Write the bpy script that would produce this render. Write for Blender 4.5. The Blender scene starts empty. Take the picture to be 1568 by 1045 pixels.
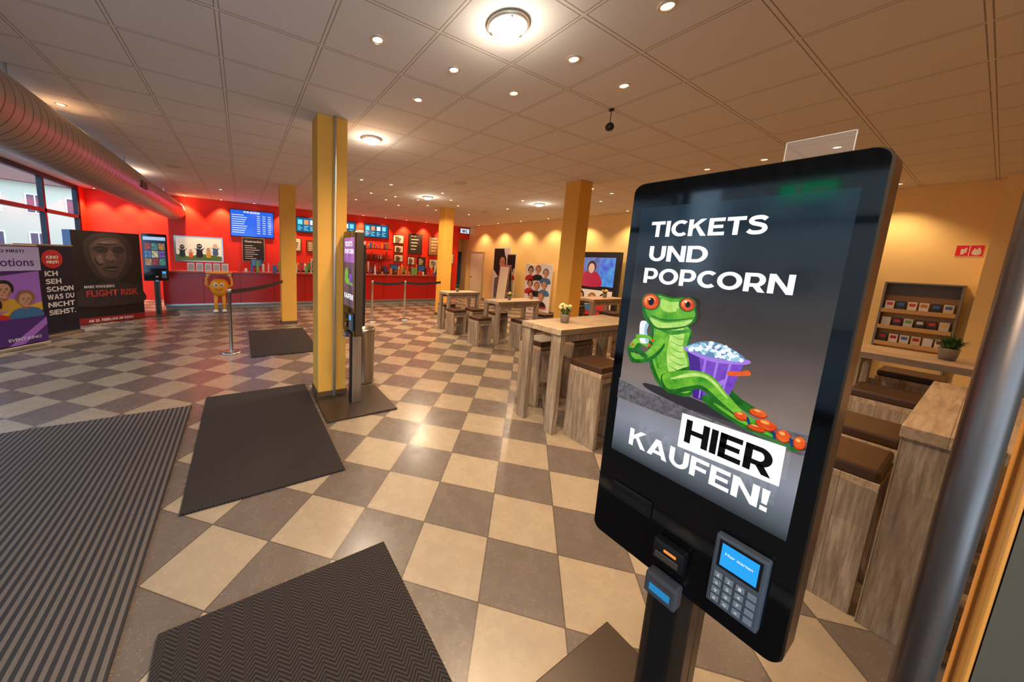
import bpy, bmesh, math, random
from mathutils import Vector, Matrix, Euler
random.seed(7)
sc=bpy.context.scene
COL=sc.collection
CZ=2.77           # ceiling height
# ------------------------------------------------------------------ helpers
def L(c):
    return tuple((x/12.92 if x<=0.04045 else ((x+0.055)/1.055)**2.4) for x in [v/255.0 for v in c])
MATS={}
def mat(name,col=(200,200,200),rough=.5,metal=0,emit=0,ecol=None,spec=.5,coat=0):
    if name in MATS: return MATS[name]
    m=bpy.data.materials.new(name); m.use_nodes=True
    b=m.node_tree.nodes["Principled BSDF"]
    b.inputs["Base Color"].default_value=(*L(col),1)
    b.inputs["Roughness"].default_value=rough
    b.inputs["Metallic"].default_value=metal
    b.inputs["Specular IOR Level"].default_value=spec
    b.inputs["Coat Weight"].default_value=coat
    if emit:
        b.inputs["Emission Color"].default_value=(*L(ecol or col),1)
        b.inputs["Emission Strength"].default_value=emit
    MATS[name]=m; return m
SE=.84
def scr(name,col,e=1.0,rough=.12):
    """lit screen pixel colour: black base, emissive, glassy"""
    if name in MATS: return MATS[name]
    m=mat(name,(8,8,8),rough,0,e*SE,col); return m
class NT:
    def __init__(s,m): s.m=m; s.t=m.node_tree; s.b=s.t.nodes["Principled BSDF"]
    def n(s,typ,**k):
        x=s.t.nodes.new(typ)
        for a,v in k.items(): setattr(x,a,v)
        return x
    def l(s,a,b): s.t.links.new(a,b)
    def math(s,op,a,b=None,c=None):
        x=s.t.nodes.new("ShaderNodeMath"); x.operation=op
        for i,v in enumerate((a,b,c)):
            if v is None: continue
            if isinstance(v,(int,float)): x.inputs[i].default_value=v
            else: s.l(v,x.inputs[i])
        return x.outputs[0]
    def mix(s,f,a,b):
        x=s.t.nodes.new("ShaderNodeMix"); x.data_type='RGBA'
        if isinstance(f,(int,float)): x.inputs[0].default_value=f
        else: s.l(f,x.inputs[0])
        for i,v in ((6,a),(7,b)):
            if isinstance(v,tuple): x.inputs[i].default_value=(*v,1)
            else: s.l(v,x.inputs[i])
        return x.outputs[2]
    def noise(s,vec,scale,detail=4,rough=.6):
        x=s.n("ShaderNodeTexNoise"); x.inputs["Scale"].default_value=scale; x.inputs["Detail"].default_value=detail; x.inputs["Roughness"].default_value=rough
        if vec is not None: s.l(vec,x.inputs["Vector"])
        return x.outputs["Fac"]
    def bump(s,h,strength=.3,dist=.01):
        x=s.n("ShaderNodeBump"); x.inputs["Strength"].default_value=strength; x.inputs["Distance"].default_value=dist
        s.l(h,x.inputs["Height"]); s.l(x.outputs[0],s.b.inputs["Normal"])
    def coords(s):
        tc=s.n("ShaderNodeTexCoord"); sp=s.n("ShaderNodeSeparateXYZ"); s.l(tc.outputs["Object"],sp.inputs[0])
        return tc.outputs["Object"],sp.outputs[0],sp.outputs[1],sp.outputs[2]
def link(o,parent=None):
    COL.objects.link(o)
    if parent: o.parent=parent
    return o
def empty(name,loc=(0,0,0),rz=0,rx=0,ry=0):
    o=bpy.data.objects.new(name,None); o.location=loc; o.rotation_euler=(rx,ry,rz); o.empty_display_size=.1
    return link(o)
def bmobj(name,bm,m,parent=None,loc=None,rot=None,smooth=False,mods=()):
    me=bpy.data.meshes.new(name); bm.to_mesh(me); bm.free()
    if isinstance(m,(list,tuple)):
        for x in m: me.materials.append(x)
    elif m: me.materials.append(m)
    if smooth:
        for p in me.polygons: p.use_smooth=True
    o=bpy.data.objects.new(name,me)
    if loc: o.location=loc
    if rot: o.rotation_euler=rot
    return link(o,parent)
def addbox(bm,x0,x1,y0,y1,z0,z1,bev=0,M=None):
    r=bmesh.ops.create_cube(bm,size=1)
    vs=r['verts']
    for v in vs:
        v.co=Vector(((x0+x1)/2+v.co.x*(x1-x0),(y0+y1)/2+v.co.y*(y1-y0),(z0+z1)/2+v.co.z*(z1-z0)))
    if M:
        for v in vs: v.co=M@v.co
    if bev:
        es=list({e for v in vs for e in v.link_edges})
        bmesh.ops.bevel(bm,geom=es,offset=bev,segments=2,profile=.6,affect='EDGES')
def box(name,x0,x1,y0,y1,z0,z1,m,parent=None,bev=0):
    bm=bmesh.new(); addbox(bm,x0,x1,y0,y1,z0,z1,bev); return bmobj(name,bm,m,parent)
def boxes(name,lst,m,parent=None,bev=0):
    bm=bmesh.new()
    for b in lst: addbox(bm,*b,bev=bev)
    return bmobj(name,bm,m,parent)
def addlathe(bm,prof,seg=32,cx=0,cy=0,cz=0):
    rings=[]
    for r,z in prof:
        if r<1e-5: rings.append([bm.verts.new((cx,cy,cz+z))])
        else: rings.append([bm.verts.new((cx+r*math.cos(2*math.pi*i/seg),cy+r*math.sin(2*math.pi*i/seg),cz+z)) for i in range(seg)])
    for a,b in zip(rings[:-1],rings[1:]):
        for i in range(seg):
            j=(i+1)%seg
            if len(a)==1 and len(b)==1: continue
            if len(a)==1: bm.faces.new((a[0],b[j],b[i]))
            elif len(b)==1: bm.faces.new((a[i],a[j],b[0]))
            else: bm.faces.new((a[i],a[j],b[j],b[i]))
def lathe(name,prof,m,parent=None,seg=32,c=(0,0,0),smooth=True):
    bm=bmesh.new(); addlathe(bm,prof,seg,*c); bmesh.ops.recalc_face_normals(bm,faces=bm.faces)
    return bmobj(name,bm,m,parent,smooth=smooth)
def tube(name,pts,r,m,parent=None,seg=12,radii=None):
    """swept tube along pts"""
    bm=bmesh.new(); rings=[]; pts=[Vector(p) for p in pts]
    for i,p in enumerate(pts):
        d=(pts[min(i+1,len(pts)-1)]-pts[max(i-1,0)]).normalized()
        a=d.orthogonal().normalized() if i==0 else (prev-d*prev.dot(d)).normalized()
        prev=a; b=d.cross(a); rr=radii[i] if radii else r
        rings.append([bm.verts.new(p+(a*math.cos(2*math.pi*k/seg)+b*math.sin(2*math.pi*k/seg))*rr) for k in range(seg)])
    for a,b in zip(rings[:-1],rings[1:]):
        for k in range(seg):
            bm.faces.new((a[k],a[(k+1)%seg],b[(k+1)%seg],b[k]))
    bm.faces.new(rings[0][::-1]); bm.faces.new(rings[-1])
    bmesh.ops.recalc_face_normals(bm,faces=bm.faces)
    return bmobj(name,bm,m,parent,smooth=True)
# flat art, local xz plane, facing -y
def flat(name,pts,y,m,parent):
    bm=bmesh.new(); vs=[bm.verts.new((p[0],y,p[1])) for p in pts]
    f=bm.faces.new(vs); f.normal_update()
    if f.normal.y>0: f.normal_flip()
    bmesh.ops.triangulate(bm,faces=[f])
    return bmobj(name,bm,m,parent)
def rect(name,x0,x1,z0,z1,y,m,parent): return flat(name,[(x0,z0),(x1,z0),(x1,z1),(x0,z1)],y,m,parent)
def smoothpts(P,n=6):
    out=[];N=len(P)
    for i in range(N):
        p0,p1,p2,p3=[P[(i+k-1)%N] for k in range(4)]
        for k in range(n):
            t=k/n
            out.append(tuple(.5*((2*p1[d])+(-p0[d]+p2[d])*t+(2*p0[d]-5*p1[d]+4*p2[d]-p3[d])*t*t+(-p0[d]+3*p1[d]-3*p2[d]+p3[d])*t**3) for d in (0,1)))
    return out
def ell(cx,cz,rx,rz,n=24,a=0): 
    return [(cx+rx*math.cos(t)*math.cos(a)-rz*math.sin(t)*math.sin(a),cz+rx*math.cos(t)*math.sin(a)+rz*math.sin(t)*math.cos(a)) for t in [2*math.pi*i/n for i in range(n)]]
def roundrect(x0,x1,z0,z1,r,n=6):
    o=[]
    for cx,cz,a0 in ((x1-r,z1-r,0),(x0+r,z1-r,90),(x0+r,z0+r,180),(x1-r,z0+r,270)):
        for i in range(n+1):
            a=math.radians(a0+90*i/n); o.append((cx+r*math.cos(a),cz+r*math.sin(a)))
    return o
def slab(name,outline,y0,y1,m,parent,bev=0):
    """extruded outline (x,z) between y0 (front) and y1 (rear)"""
    bm=bmesh.new()
    a=[bm.verts.new((p[0],y0,p[1])) for p in outline]; b=[bm.verts.new((p[0],y1,p[1])) for p in outline]
    bm.faces.new(a); bm.faces.new(b[::-1]); n=len(a)
    for i in range(n): bm.faces.new((a[i],b[i],b[(i+1)%n],a[(i+1)%n]))
    bmesh.ops.recalc_face_normals(bm,faces=bm.faces)
    return bmobj(name,bm,m,parent)
def text(name,body,x0,z0,w,h,y,m,parent,bold=.03,vert=False):
    cu=bpy.data.curves.new(name,"FONT"); cu.body=body; cu.size=1; cu.offset=bold; cu.resolution_u=3
    t=bpy.data.objects.new(name,cu); COL.objects.link(t)
    dg=bpy.context.evaluated_depsgraph_get(); dg.update()
    me=bpy.data.meshes.new_from_object(t.evaluated_get(dg)); bpy.data.objects.remove(t); 
    xs=[v.co.x for v in me.vertices]; ys=[v.co.y for v in me.vertices]
    if not xs: return
    ax,bx,ay,by=min(xs),max(xs),min(ys),max(ys)
    if w is None: w=(bx-ax)*h/(by-ay)
    for v in me.vertices:
        u=(v.co.x-ax)/(bx-ax); q=(v.co.y-ay)/(by-ay)
        if vert: v.co=Vector((x0+w*(1-q), y, z0+u*h))
        else: v.co=Vector((x0+u*w,y,z0+q*h))
    me.materials.clear(); me.materials.append(m)
    o=bpy.data.objects.new(name,me); return link(o,parent)
# geometric extra-bold capitals (drawn here as polygons)
def _R(x0,z0,x1,z1): return [(x0,z0),(x1,z0),(x1,z1),(x0,z1)]
def _ring(cx,cz,rx,rz,a0,a1,t=.24,tv=.2,n=22):
    A=[math.radians(a0+(a1-a0)*i/n) for i in range(n+1)]
    return [(cx+rx*math.cos(a),cz+rz*math.sin(a)) for a in A]+[(cx+(rx-t)*math.cos(a),cz+(rz-tv)*math.sin(a)) for a in A[::-1]]
def _rib(P,hw,n=5):
    Q=[];N=len(P)
    for i in range(N-1):
        p0=P[max(i-1,0)];p1=P[i];p2=P[i+1];p3=P[min(i+2,N-1)]
        for k in range(n):
            t=k/n; Q.append(tuple(.5*((2*p1[d])+(-p0[d]+p2[d])*t+(2*p0[d]-5*p1[d]+4*p2[d]-p3[d])*t*t+(-p0[d]+3*p1[d]-3*p2[d]+p3[d])*t**3) for d in (0,1)))
    Q.append(P[-1]); Lf=[];Rt=[]
    for i,p in enumerate(Q):
        a=Q[max(i-1,0)];b=Q[min(i+1,len(Q)-1)];dx,dy=b[0]-a[0],b[1]-a[1];m=math.hypot(dx,dy)
        Lf.append((p[0]-dy/m*hw,p[1]+dx/m*hw));Rt.append((p[0]+dy/m*hw,p[1]-dx/m*hw))
    return [[Lf[i],Lf[i+1],Rt[i+1],Rt[i]] for i in range(len(Q)-1)]
GL={
'T':([_R(0,.79,.84,1),_R(.3,0,.54,.8)],.84),'I':([_R(0,0,.24,1)],.24),
'C':([_ring(.52,.5,.52,.5,180,312),_ring(.52,.5,.52,.5,48,180)],.88),
'K':([_R(0,0,.24,1),[(.2,.36),(.2,.62),(.6,1),(.9,1)],[(.34,.55),(.5,.66),(.95,0),(.66,0)]],.95),
'E':([_R(0,0,.24,1),_R(0,.8,.76,1),_R(0,.41,.7,.6),_R(0,0,.78,.2)],.78),
'F':([_R(0,0,.24,1),_R(0,.8,.76,1),_R(0,.38,.68,.58)],.76),
'S':(_rib([(.74,.78),(.6,.88),(.4,.9),(.2,.85),(.13,.72),(.24,.6),(.46,.53),(.66,.44),(.72,.28),(.6,.14),(.4,.1),(.2,.12),(.04,.22)],.108),.83),
'U':([_R(0,.42,.24,1),_R(.66,.42,.9,1),_ring(.45,.44,.45,.44,180,270),_ring(.45,.44,.45,.44,270,360)],.9),
'N':([_R(0,0,.24,1),_R(.7,0,.94,1),[(0,1),(.24,1),(.94,0),(.7,0)]],.94),
'D':([_R(0,0,.24,1),_R(0,.8,.46,1),_R(0,0,.46,.2),_ring(.45,.5,.52,.5,-90,0),_ring(.45,.5,.52,.5,0,90)],.97),
'P':([_R(0,0,.24,1),_R(0,.81,.48,1),_R(0,.27,.48,.46),_ring(.47,.635,.38,.365,-90,0,.24,.19),_ring(.47,.635,.38,.365,0,90,.24,.19)],.85),
'R':([_R(0,0,.24,1),_R(0,.81,.48,1),_R(0,.27,.48,.46),_ring(.47,.635,.38,.365,-90,0,.24,.19),_ring(.47,.635,.38,.365,0,90,.24,.19),[(.32,.36),(.6,.38),(.88,0),(.6,0)]],.88),
'O':([_ring(.55,.5,.55,.5,0,180),_ring(.55,.5,.55,.5,180,360)],1.1),
'H':([_R(0,0,.24,1),_R(.67,0,.91,1),_R(.2,.4,.7,.6)],.91),
'A':([[(0,0),(.25,0),(.64,1),(.39,1)],[(1.03,0),(.78,0),(.39,1),(.64,1)],_R(.22,.18,.8,.37)],1.03),
'!':([[(.0,1),(.26,1),(.22,.32),(.04,.32)],_R(.01,0,.25,.21)],.26),
'W':([[(0,1),(.25,1),(.5,0),(.27,0)],[(.27,0),(.5,0),(.78,1),(.56,1)],[(.56,1),(.78,1),(1.06,0),(.84,0)],[(.84,0),(1.06,0),(1.34,1),(1.1,1)]],1.34),' ':([],.4),
'.':([_R(0,0,.24,.2)],.24)}
def blocktext(name,body,x0,z0,w,h,y,m,parent,gap=.075):
    W=sum(GL[c][1] for c in body)+gap*(len(body)-1); w=w or W*h; sx=w/W; bm=bmesh.new(); cx=0
    for c in body:
        P,adv=GL[c]
        for p in P:
            vs=[bm.verts.new((x0+(cx+q[0])*sx,y,z0+q[1]*h)) for q in p]; f=bm.faces.new(vs); f.normal_update()
            if f.normal.y>0: f.normal_flip()
        cx+=adv+gap
    bmesh.ops.triangulate(bm,faces=bm.faces[:])
    return bmobj(name,bm,m,parent)
# ------------------------------------------------------------------ materials
def m_floor():
    m=mat("checker_tile_floor"); N=NT(m); obj,x,y,z=N.coords()
    q=.70710678
    tx=N.math('MULTIPLY',N.math('SUBTRACT',x,y),q); ty=N.math('MULTIPLY',N.math('ADD',x,y),q)
    u=N.math('DIVIDE',N.math('ADD',tx,.456),.365); v=N.math('DIVIDE',N.math('SUBTRACT',1.666,ty),.365)
    fu=N.math('FLOOR',u); fv=N.math('FLOOR',v)
    par=N.math('PINGPONG',N.math('ADD',fu,fv),1.0)
    par=N.math('GREATER_THAN',par,.5)
    eu=N.math('PINGPONG',u,.5); ev=N.math('PINGPONG',v,.5)
    e=N.math('MINIMUM',eu,ev); gr=N.math('LESS_THAN',e,.008)
    cb=N.n("ShaderNodeCombineXYZ"); N.l(fu,cb.inputs[0]); N.l(fv,cb.inputs[1])
    wn=N.n("ShaderNodeTexWhiteNoise"); wn.noise_dimensions='2D'; N.l(cb.outputs[0],wn.inputs["Vector"])
    n1=N.noise(obj,9,6,.65); n2=N.noise(obj,120,3,.7)
    light=N.mix(n1,L((148,132,112)),L((170,153,130)))
    spk=N.n("ShaderNodeTexVoronoi"); spk.inputs["Scale"].default_value=70; N.l(obj,spk.inputs["Vector"])
    sf=N.math('MULTIPLY',N.math('LESS_THAN',spk.outputs["Distance"],.2),N.math('GREATER_THAN',n1,.46))
    dark=N.mix(n1,L((94,84,78)),L((112,100,92)))
    dark=N.mix(N.math('MULTIPLY',sf,.45),dark,L((160,146,130)))
    c=N.mix(par,light,dark)
    rv=N.math('MULTIPLY_ADD',wn.outputs["Value"],.16,0.0)
    c=N.mix(rv,c,L((96,86,76)))
    c=N.mix(gr,c,L((84,74,64)))
    N.l(c,N.b.inputs["Base Color"])
    r=N.math('MULTIPLY_ADD',n1,.2,.17); N.l(r,N.b.inputs["Roughness"])
    h=N.math('SUBTRACT',N.math('MULTIPLY',n2,.06),gr); N.bump(h,.2,.003)
    return m
def m_ceil():
    m=mat("ceiling_panels",rough=.9); N=NT(m); obj,x,y,z=N.coords()
    u=N.math('DIVIDE',N.math('SUBTRACT',x,1.545),.54); v=N.math('DIVIDE',N.math('SUBTRACT',y,1.30),.54)
    e=N.math('MINIMUM',N.math('PINGPONG',u,.5),N.math('PINGPONG',v,.5))
    tb=N.math('LESS_THAN',e,.016); sh=N.math('LESS_THAN',N.math('ABSOLUTE',N.math('SUBTRACT',e,.02)),.005)
    n=N.noise(obj,140,3,.7)
    c=N.mix(n,L((208,198,188)),L((228,220,210)))
    c=N.mix(tb,c,L((222,210,196))); c=N.mix(sh,c,L((150,136,124)))
    N.l(c,N.b.inputs["Base Color"])
    N.bump(N.math('ADD',N.math('MULTIPLY',n,.4),sh),.25,.003); return m
def m_wall(name,c1,c2,rough=.7,scale=3):
    m=mat(name,rough=rough); N=NT(m); obj,x,y,z=N.coords()
    N.l(N.mix(N.noise(obj,scale,4),L(c1),L(c2)),N.b.inputs["Base Color"]); N.bump(N.noise(obj,90,3),.12,.003); return m
def m_ribmat():
    m=mat("ribbed_entrance_matting",rough=.75); N=NT(m); obj,x,y,z=N.coords()
    s=N.math('PINGPONG',N.math('DIVIDE',x,.034),.5)
    rib=N.math('GREATER_THAN',s,.25)
    n=N.noise(obj,160,3,.7)
    c=N.mix(rib,L((34,30,30)),N.mix(n,L((76,67,61)),L((110,98,88))))
    N.l(c,N.b.inputs["Base Color"]); N.bump(N.math('ADD',rib,N.math('MULTIPLY',n,.3)),.7,.006); return m
def m_herr():
    m=mat("herringbone_mat",rough=.95); N=NT(m); obj,x,y,z=N.coords()
    zig=N.math('PINGPONG',x,.036)
    s=N.math('PINGPONG',N.math('DIVIDE',N.math('ADD',y,zig),.0165),.5)
    f=N.math('GREATER_THAN',s,.29)
    n=N.noise(obj,260,3,.8); n3=N.noise(obj,60,3,.7)
    c=N.mix(f,L((20,16,15)),N.mix(n,L((36,29,26)),L((92,74,62))))
    c=N.mix(N.math('MULTIPLY',n3,.4),c,L((26,21,19)))
    N.l(c,N.b.inputs["Base Color"]); N.bump(N.math('ADD',f,n),.8,.006); return m
def m_wood(name,a,b,c3,axis='Z',plank=.11):
    m=mat(name,rough=.55); N=NT(m); obj,x,y,z=N.coords()
    mp=N.n("ShaderNodeMapping"); N.l(obj,mp.inputs[0])
    mp.inputs["Scale"].default_value={'Z':(14,14,1.3),'X':(1.3,14,14),'Y':(14,1.3,14)}[axis]
    g=N.noise(mp.outputs[0],3,7,.7)
    along={'Z':z,'X':x,'Y':y}[axis]; across=N.math('ADD',x,y) if axis=='Z' else (y if axis=='X' else x)
    pi=N.math('FLOOR',N.math('DIVIDE',across,plank))
    off=N.math('MULTIPLY',N.math('FRACT',N.math('MULTIPLY',N.math('SINE',N.math('MULTIPLY',pi,12.9)),437.5)),.5)
    ai=N.math('FLOOR',N.math('DIVIDE',N.math('ADD',along,off),.42))
    rnd=N.math('FRACT',N.math('MULTIPLY',N.math('SINE',N.math('ADD',N.math('MULTIPLY',pi,7.13),N.math('MULTIPLY',ai,3.71))),91.7))
    g=N.math('MULTIPLY_ADD',N.math('SUBTRACT',g,.5),1.9,.5); 
    rp=N.n("ShaderNodeValToRGB"); rp.color_ramp.elements[0].position=.15; rp.color_ramp.elements[1].position=.85
    rp.color_ramp.elements[0].color=(*L(a),1); rp.color_ramp.elements[1].color=(*L(c3),1)
    e=rp.color_ramp.elements.new(.5); e.color=(*L(b),1)
    N.l(g,rp.inputs[0])
    c=N.mix(N.math('MULTIPLY',rnd,.35),rp.outputs[0],L(a))
    seam=N.math('LESS_THAN',N.math('PINGPONG',N.math('DIVIDE',across,plank),.5),.014)
    c=N.mix(N.math('MULTIPLY',seam,.6),c,L((60,45,35)))
    N.l(c,N.b.inputs["Base Color"]); N.bump(g,.15,.003); return m
FLOOR=m_floor(); CEIL=m_ceil()
YEL=m_wall("yellow_wall_paint",(246,208,136),(250,216,146))
PIL=m_wall("ochre_pillar_paint",(222,160,58),(230,170,68))
RED=m_wall("red_wall_paint",(230,38,10),(238,46,14),.5)
GREYW=m_wall("grey_wall_paint",(80,76,64),(90,86,72))
RIB=m_ribmat(); HER=m_herr()
WOODV=m_wood("reclaimed_wood_vertical",(112,94,78),(160,138,114),(196,176,152),'Z')
WOODH=m_wood("reclaimed_wood_top",(140,116,92),(178,152,122),(202,178,148),'X')
WOODY=m_wood("reclaimed_wood_top_cross",(140,116,92),(178,152,122),(202,178,148),'Y')
BLK=mat("black_glass",(6,7,9),.06,0,0); BLKP=mat("black_plastic",(16,16,18),.35)
STEEL=mat("brushed_steel",(190,188,184),.28,1); BRONZE=mat("bronze_grey_metal",(96,80,66),.35,.8); CHROME=mat("satin_edge",(104,86,70),.3,.9)
CUSH=mat("brown_leather",(66,42,24),.4); WHITE=mat("white_plastic",(235,232,226),.5)
BASEP=mat("dark_base_plate",(66,54,45),.35,.3)
def m_duct():
    m=mat("galvanised_spiral_duct",(178,165,150),.36,.55); N=NT(m); obj,x,y,z=N.coords()
    w=N.math('PINGPONG',N.math('ADD',N.math('DIVIDE',y,.11),N.math('MULTIPLY',N.math('ARCTAN2',z,x),.159155)),.5)
    s=N.math('LESS_THAN',w,.06); N.bump(s,1.0,.02)
    N.l(N.mix(N.math('MULTIPLY',s,.8),N.mix(N.noise(obj,6),L((162,146,134)),L((200,184,168))),L((84,72,66))),N.b.inputs["Base Color"]); return m
def m_glass():
    m=bpy.data.materials.new("clear_glass"); m.use_nodes=True; t=m.node_tree; t.nodes.clear()
    o=t.nodes.new("ShaderNodeOutputMaterial"); a=t.nodes.new("ShaderNodeBsdfTransparent"); b=t.nodes.new("ShaderNodeBsdfGlossy"); x=t.nodes.new("ShaderNodeMixShader")
    b.inputs["Roughness"].default_value=.02; a.inputs[0].default_value=(.93,.96,.97,1); x.inputs[0].default_value=.05
    t.links.new(a.outputs[0],x.inputs[1]); t.links.new(b.outputs[0],x.inputs[2]); t.links.new(x.outputs[0],o.inputs[0]); return m
GLASS=m_glass()
# ------------------------------------------------------------------ room shell
X0,X1,Y0,Y1=-3.3,7.9,-1.5,11.25
box("floor",X0-.1,9.0,Y0-.1,11.95,-.1,0,FLOOR)
box("ceiling",X0-.1,9.0,Y0-.1,11.95,CZ,CZ+.1,CEIL)
box("wall_back",-1.6,7.4,Y1,Y1+.12,0,CZ,RED)
box("wall_back_recess",X0-.1,-1.6,11.8,11.92,0,CZ,RED)
box("wall_back_return",-1.6,-1.5,Y1+.12,11.8,0,CZ,RED)
box("wall_right",X1,X1+.12,Y0,Y1+.6,0,CZ,YEL)
box("wall_pilaster",7.62,X1,-.7,.16,0,CZ,YEL)
box("wall_front",1.2,X1,Y0-.1,Y0,0,CZ,YEL)
box("wall_bulkhead",7.4,X1,Y1,Y1+.1,2.3,CZ,RED)
box("wall_corridor_end",7.4,X1,11.8,11.9,0,CZ,YEL)
box("wall_corridor_side",7.3,7.4,Y1+.12,11.8,0,CZ,YEL)
box("baseboard_right",X1-.015,X1-.001,.17,Y1,0.001,.07,mat("grey_skirting",(120,112,104),.5))
FR=mat("dark_window_frame",(34,40,52),.4,.4)
def glazed(name,along,fixed,a0,a1,posts):
    w=empty(name)
    bm=bmesh.new()
    def b(u0,u1,z0,z1,d=.04):
        if along=='y': addbox(bm,fixed-d,fixed+d,u0,u1,z0,z1)
        else: addbox(bm,u0,u1,fixed-d,fixed+d,z0,z1)
    b(a0,a1,0,.16); b(a0,a1,CZ-.09,CZ); b(a0,a1,2.02,2.09)
    for p in posts: b(p-.04,p+.04,.16,CZ-.09)
    bmobj("frame",bm,FR,w)
    if along=='y': box("pane",fixed-.005,fixed+.005,a0,a1,.16,CZ-.09,GLASS,w)
    else: box("pane",a0,a1,fixed-.005,fixed+.005,.16,CZ-.09,GLASS,w)
glazed("window_1",'y',X0,Y0,11.45,[-1.46,.4,2.3,4.2,6.1,8.0,9.8,11.41])
glazed("window_2",'x',Y0,X0,1.2,[-2.2,-1.1,0.0,1.16])
box("wall_left_end",X0-.06,X0+.06,11.45,11.8,0,CZ,RED)
# pillars
ST2=mat("pipe_steel",(200,186,166),.45,.5)
for i,(px,py) in enumerate([(.64,3.45),(.68,7.4),(4.41,7.4),(4.42,3.47)]):
    e=empty("square_pillar")
    box("shaft",px,px+.28,py,py+.27,.0,CZ,PIL,e,.004)
    box("foot",px-.012,px+.292,py-.012,py+.282,.0,.07,mat("pillar_foot",(90,66,40),.5),e,.003)
    if i==0: tube("conduit",[(px+.155,py-.03,.02),(px+.155,py-.03,CZ)],.013,ST2,e); 
# duct
d=empty("ventilation_duct",(-1.46,0,2.385))
bm=bmesh.new(); seg=48; rings=[]
ny=int(12.7/.055)
for k in range(ny+1):
    yy=Y0+.05+k*.055; r=.246
    rings.append([bm.verts.new((r*math.cos(2*math.pi*i/seg),yy,r*math.sin(2*math.pi*i/seg))) for i in range(seg)])
for a,b in zip(rings[:-1],rings[1:]):
    for i in range(seg): bm.faces.new((a[i],a[(i+1)%seg],b[(i+1)%seg],b[i]))
# raised spiral seam
for k in range(int(12.6/.22)):
    pass
bmesh.ops.recalc_face_normals(bm,faces=bm.faces)
bmobj("duct_tube",bm,m_duct(),d,smooth=True)
boxes("hangers",[(-.008,.008,y-.01,y+.01,.24,.385) for y in (1,4,7,10)],STEEL,d)
boxes("grille",[(.2,.256,y,y+.34,-.07,.03) for y in (6.6,)],mat("grille_dark",(70,62,58),.5,.4),d)
# ------------------------------------------------------------------ lights in ceiling
BULB=mat("lamp_bulb",(255,225,180),.5,0,14,(255,214,160)); RING=mat("lamp_ring",(215,205,190),.3,.6)
WARM=(1,.69,.40)
def light(kind,name,loc,energy,parent,col=WARM,size=.05,rot=None,angle=None,blend=.6):
    l=bpy.data.lights.new(name,kind); l.energy=energy; l.color=col
    if kind!='SUN': l.shadow_soft_size=size
    if angle: l.spot_size=math.radians(angle); l.spot_blend=blend
    o=bpy.data.objects.new(name,l); o.location=loc
    if rot: o.rotation_euler=rot
    return link(o,parent)
gx=lambda k:1.815+.54*k
gy=lambda k:1.57+.54*k
near=[(-2,1),(-1,1),(-1,2),(0,1),(0,0),(1,0),(0,-1),(6,0),(6,1),(6,-1)]
pts=[(gx(a),gy(b)) for a,b in near]
pts+=[(gx(2)+.54*a,gy(9)+.54*b) for a,b in [(-2,1),(-1,1),(0,1),(1,1),(1,0),(2,0),(1,-1),(-2,-1),(-1,-1),(0,2),(2,2),(3,1),(3,3),(1,3),(-1,3),(4,-2),(5,0),(5,3),(-3,-2),(4,-5),(5,-5),(5,-4)]]
pts+=[(gx(-8),gy(12)),(gx(-8),gy(15)),(gx(-6),gy(6)),(gx(-4),gy(14)),(gx(-3),-.6),(gx(2),-.6),(gx(7),-.6),(gx(8),4.3),(gx(9),2.65)]
wallw=[(-3.0,11.55),(-2.45,11.55),(-1.95,11.55)]+[(-1.2+.78*i,11.06) for i in range(11)]
wallr=[(7.55,10.2),(7.55,9.1),(7.55,8.0),(7.55,6.9),(7.55,5.8),(7.55,4.6),(7.5,.9)]
dl=empty("ceiling_downlights")
bm=bmesh.new(); bb=bmesh.new()
for x,y in pts+wallw+wallr:
    addlathe(bm,[(.028,CZ-.002),(.03,CZ-.008),(.04,CZ-.008),(.044,CZ-.001)],20,x,y)
    addlathe(bb,[(.028,CZ-.003),(.015,CZ-.006),(0,CZ-.007)],16,x,y)
bmobj("rings",bm,RING,dl,smooth=True); bmobj("bulbs",bb,BULB,dl)
for x,y in pts: light('SPOT',"downlight_beam",(x,y,CZ-.02),34,dl,(1,.62,.31) if x>4.5 and y<6 else WARM,size=.03,angle=128,blend=.8)
for x,y in wallw: light('SPOT',"wall_washer_beam",(x,y,CZ-.02),120,dl,(1,.66,.36),.03,angle=88,blend=.6)
for x,y in wallr: light('SPOT',"wall_washer_beam",(x,y,CZ-.02),50,dl,(1,.70,.40),.03,angle=110,blend=.7)
GLOBE=mat("lamp_diffuser",(255,250,240),.4,0,9,(255,244,224))
for x,y in [(gx(-1),gy(0)),(gx(-1),3.8),(gx(3),6.5),(gx(-5),-.5),(gx(7),5.4),(gx(-7)+.3,8.1)]:  # lamps behind camera, over the duct and at far right are added for brightness
    e=empty("round_ceiling_lamp",(x,y,CZ))
    lathe("diffuser",[(.088,-.012),(.08,-.035),(.05,-.05),(0,-.056)],GLOBE,e)
    lathe("rim",[(.085,-.001),(.112,-.001),(.114,-.012),(.106,-.022),(.098,-.022),(.09,-.012)],RING,e)
    boxes("clips",[(.092*math.cos(a)-.006,.092*math.cos(a)+.006,.092*math.sin(a)-.006,.092*math.sin(a)+.006,-.03,-.012) for a in (0,2.1,4.2)],STEEL,e)
    light('POINT',"lamp_glow",(0,0,-.13),5,e,(1,.90,.76),.05)
    light('SPOT',"lamp_beam",(0,0,-.07),112,e,(1,.80,.57),.08,angle=168,blend=.5)
for i,(x,y) in enumerate([(-.9,7.2),(6.2,3.0),(5.6,7.3),(3.2,4.9)]):
    e=empty("ceiling_vent",(x,y,CZ)); lathe("plate",[(.11,-.001),(.1,-.01),(.07,-.006),(.05,-.012),(.02,-.008),(0,-.012)],mat("vent_white",(190,180,168),.6),e)
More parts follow.
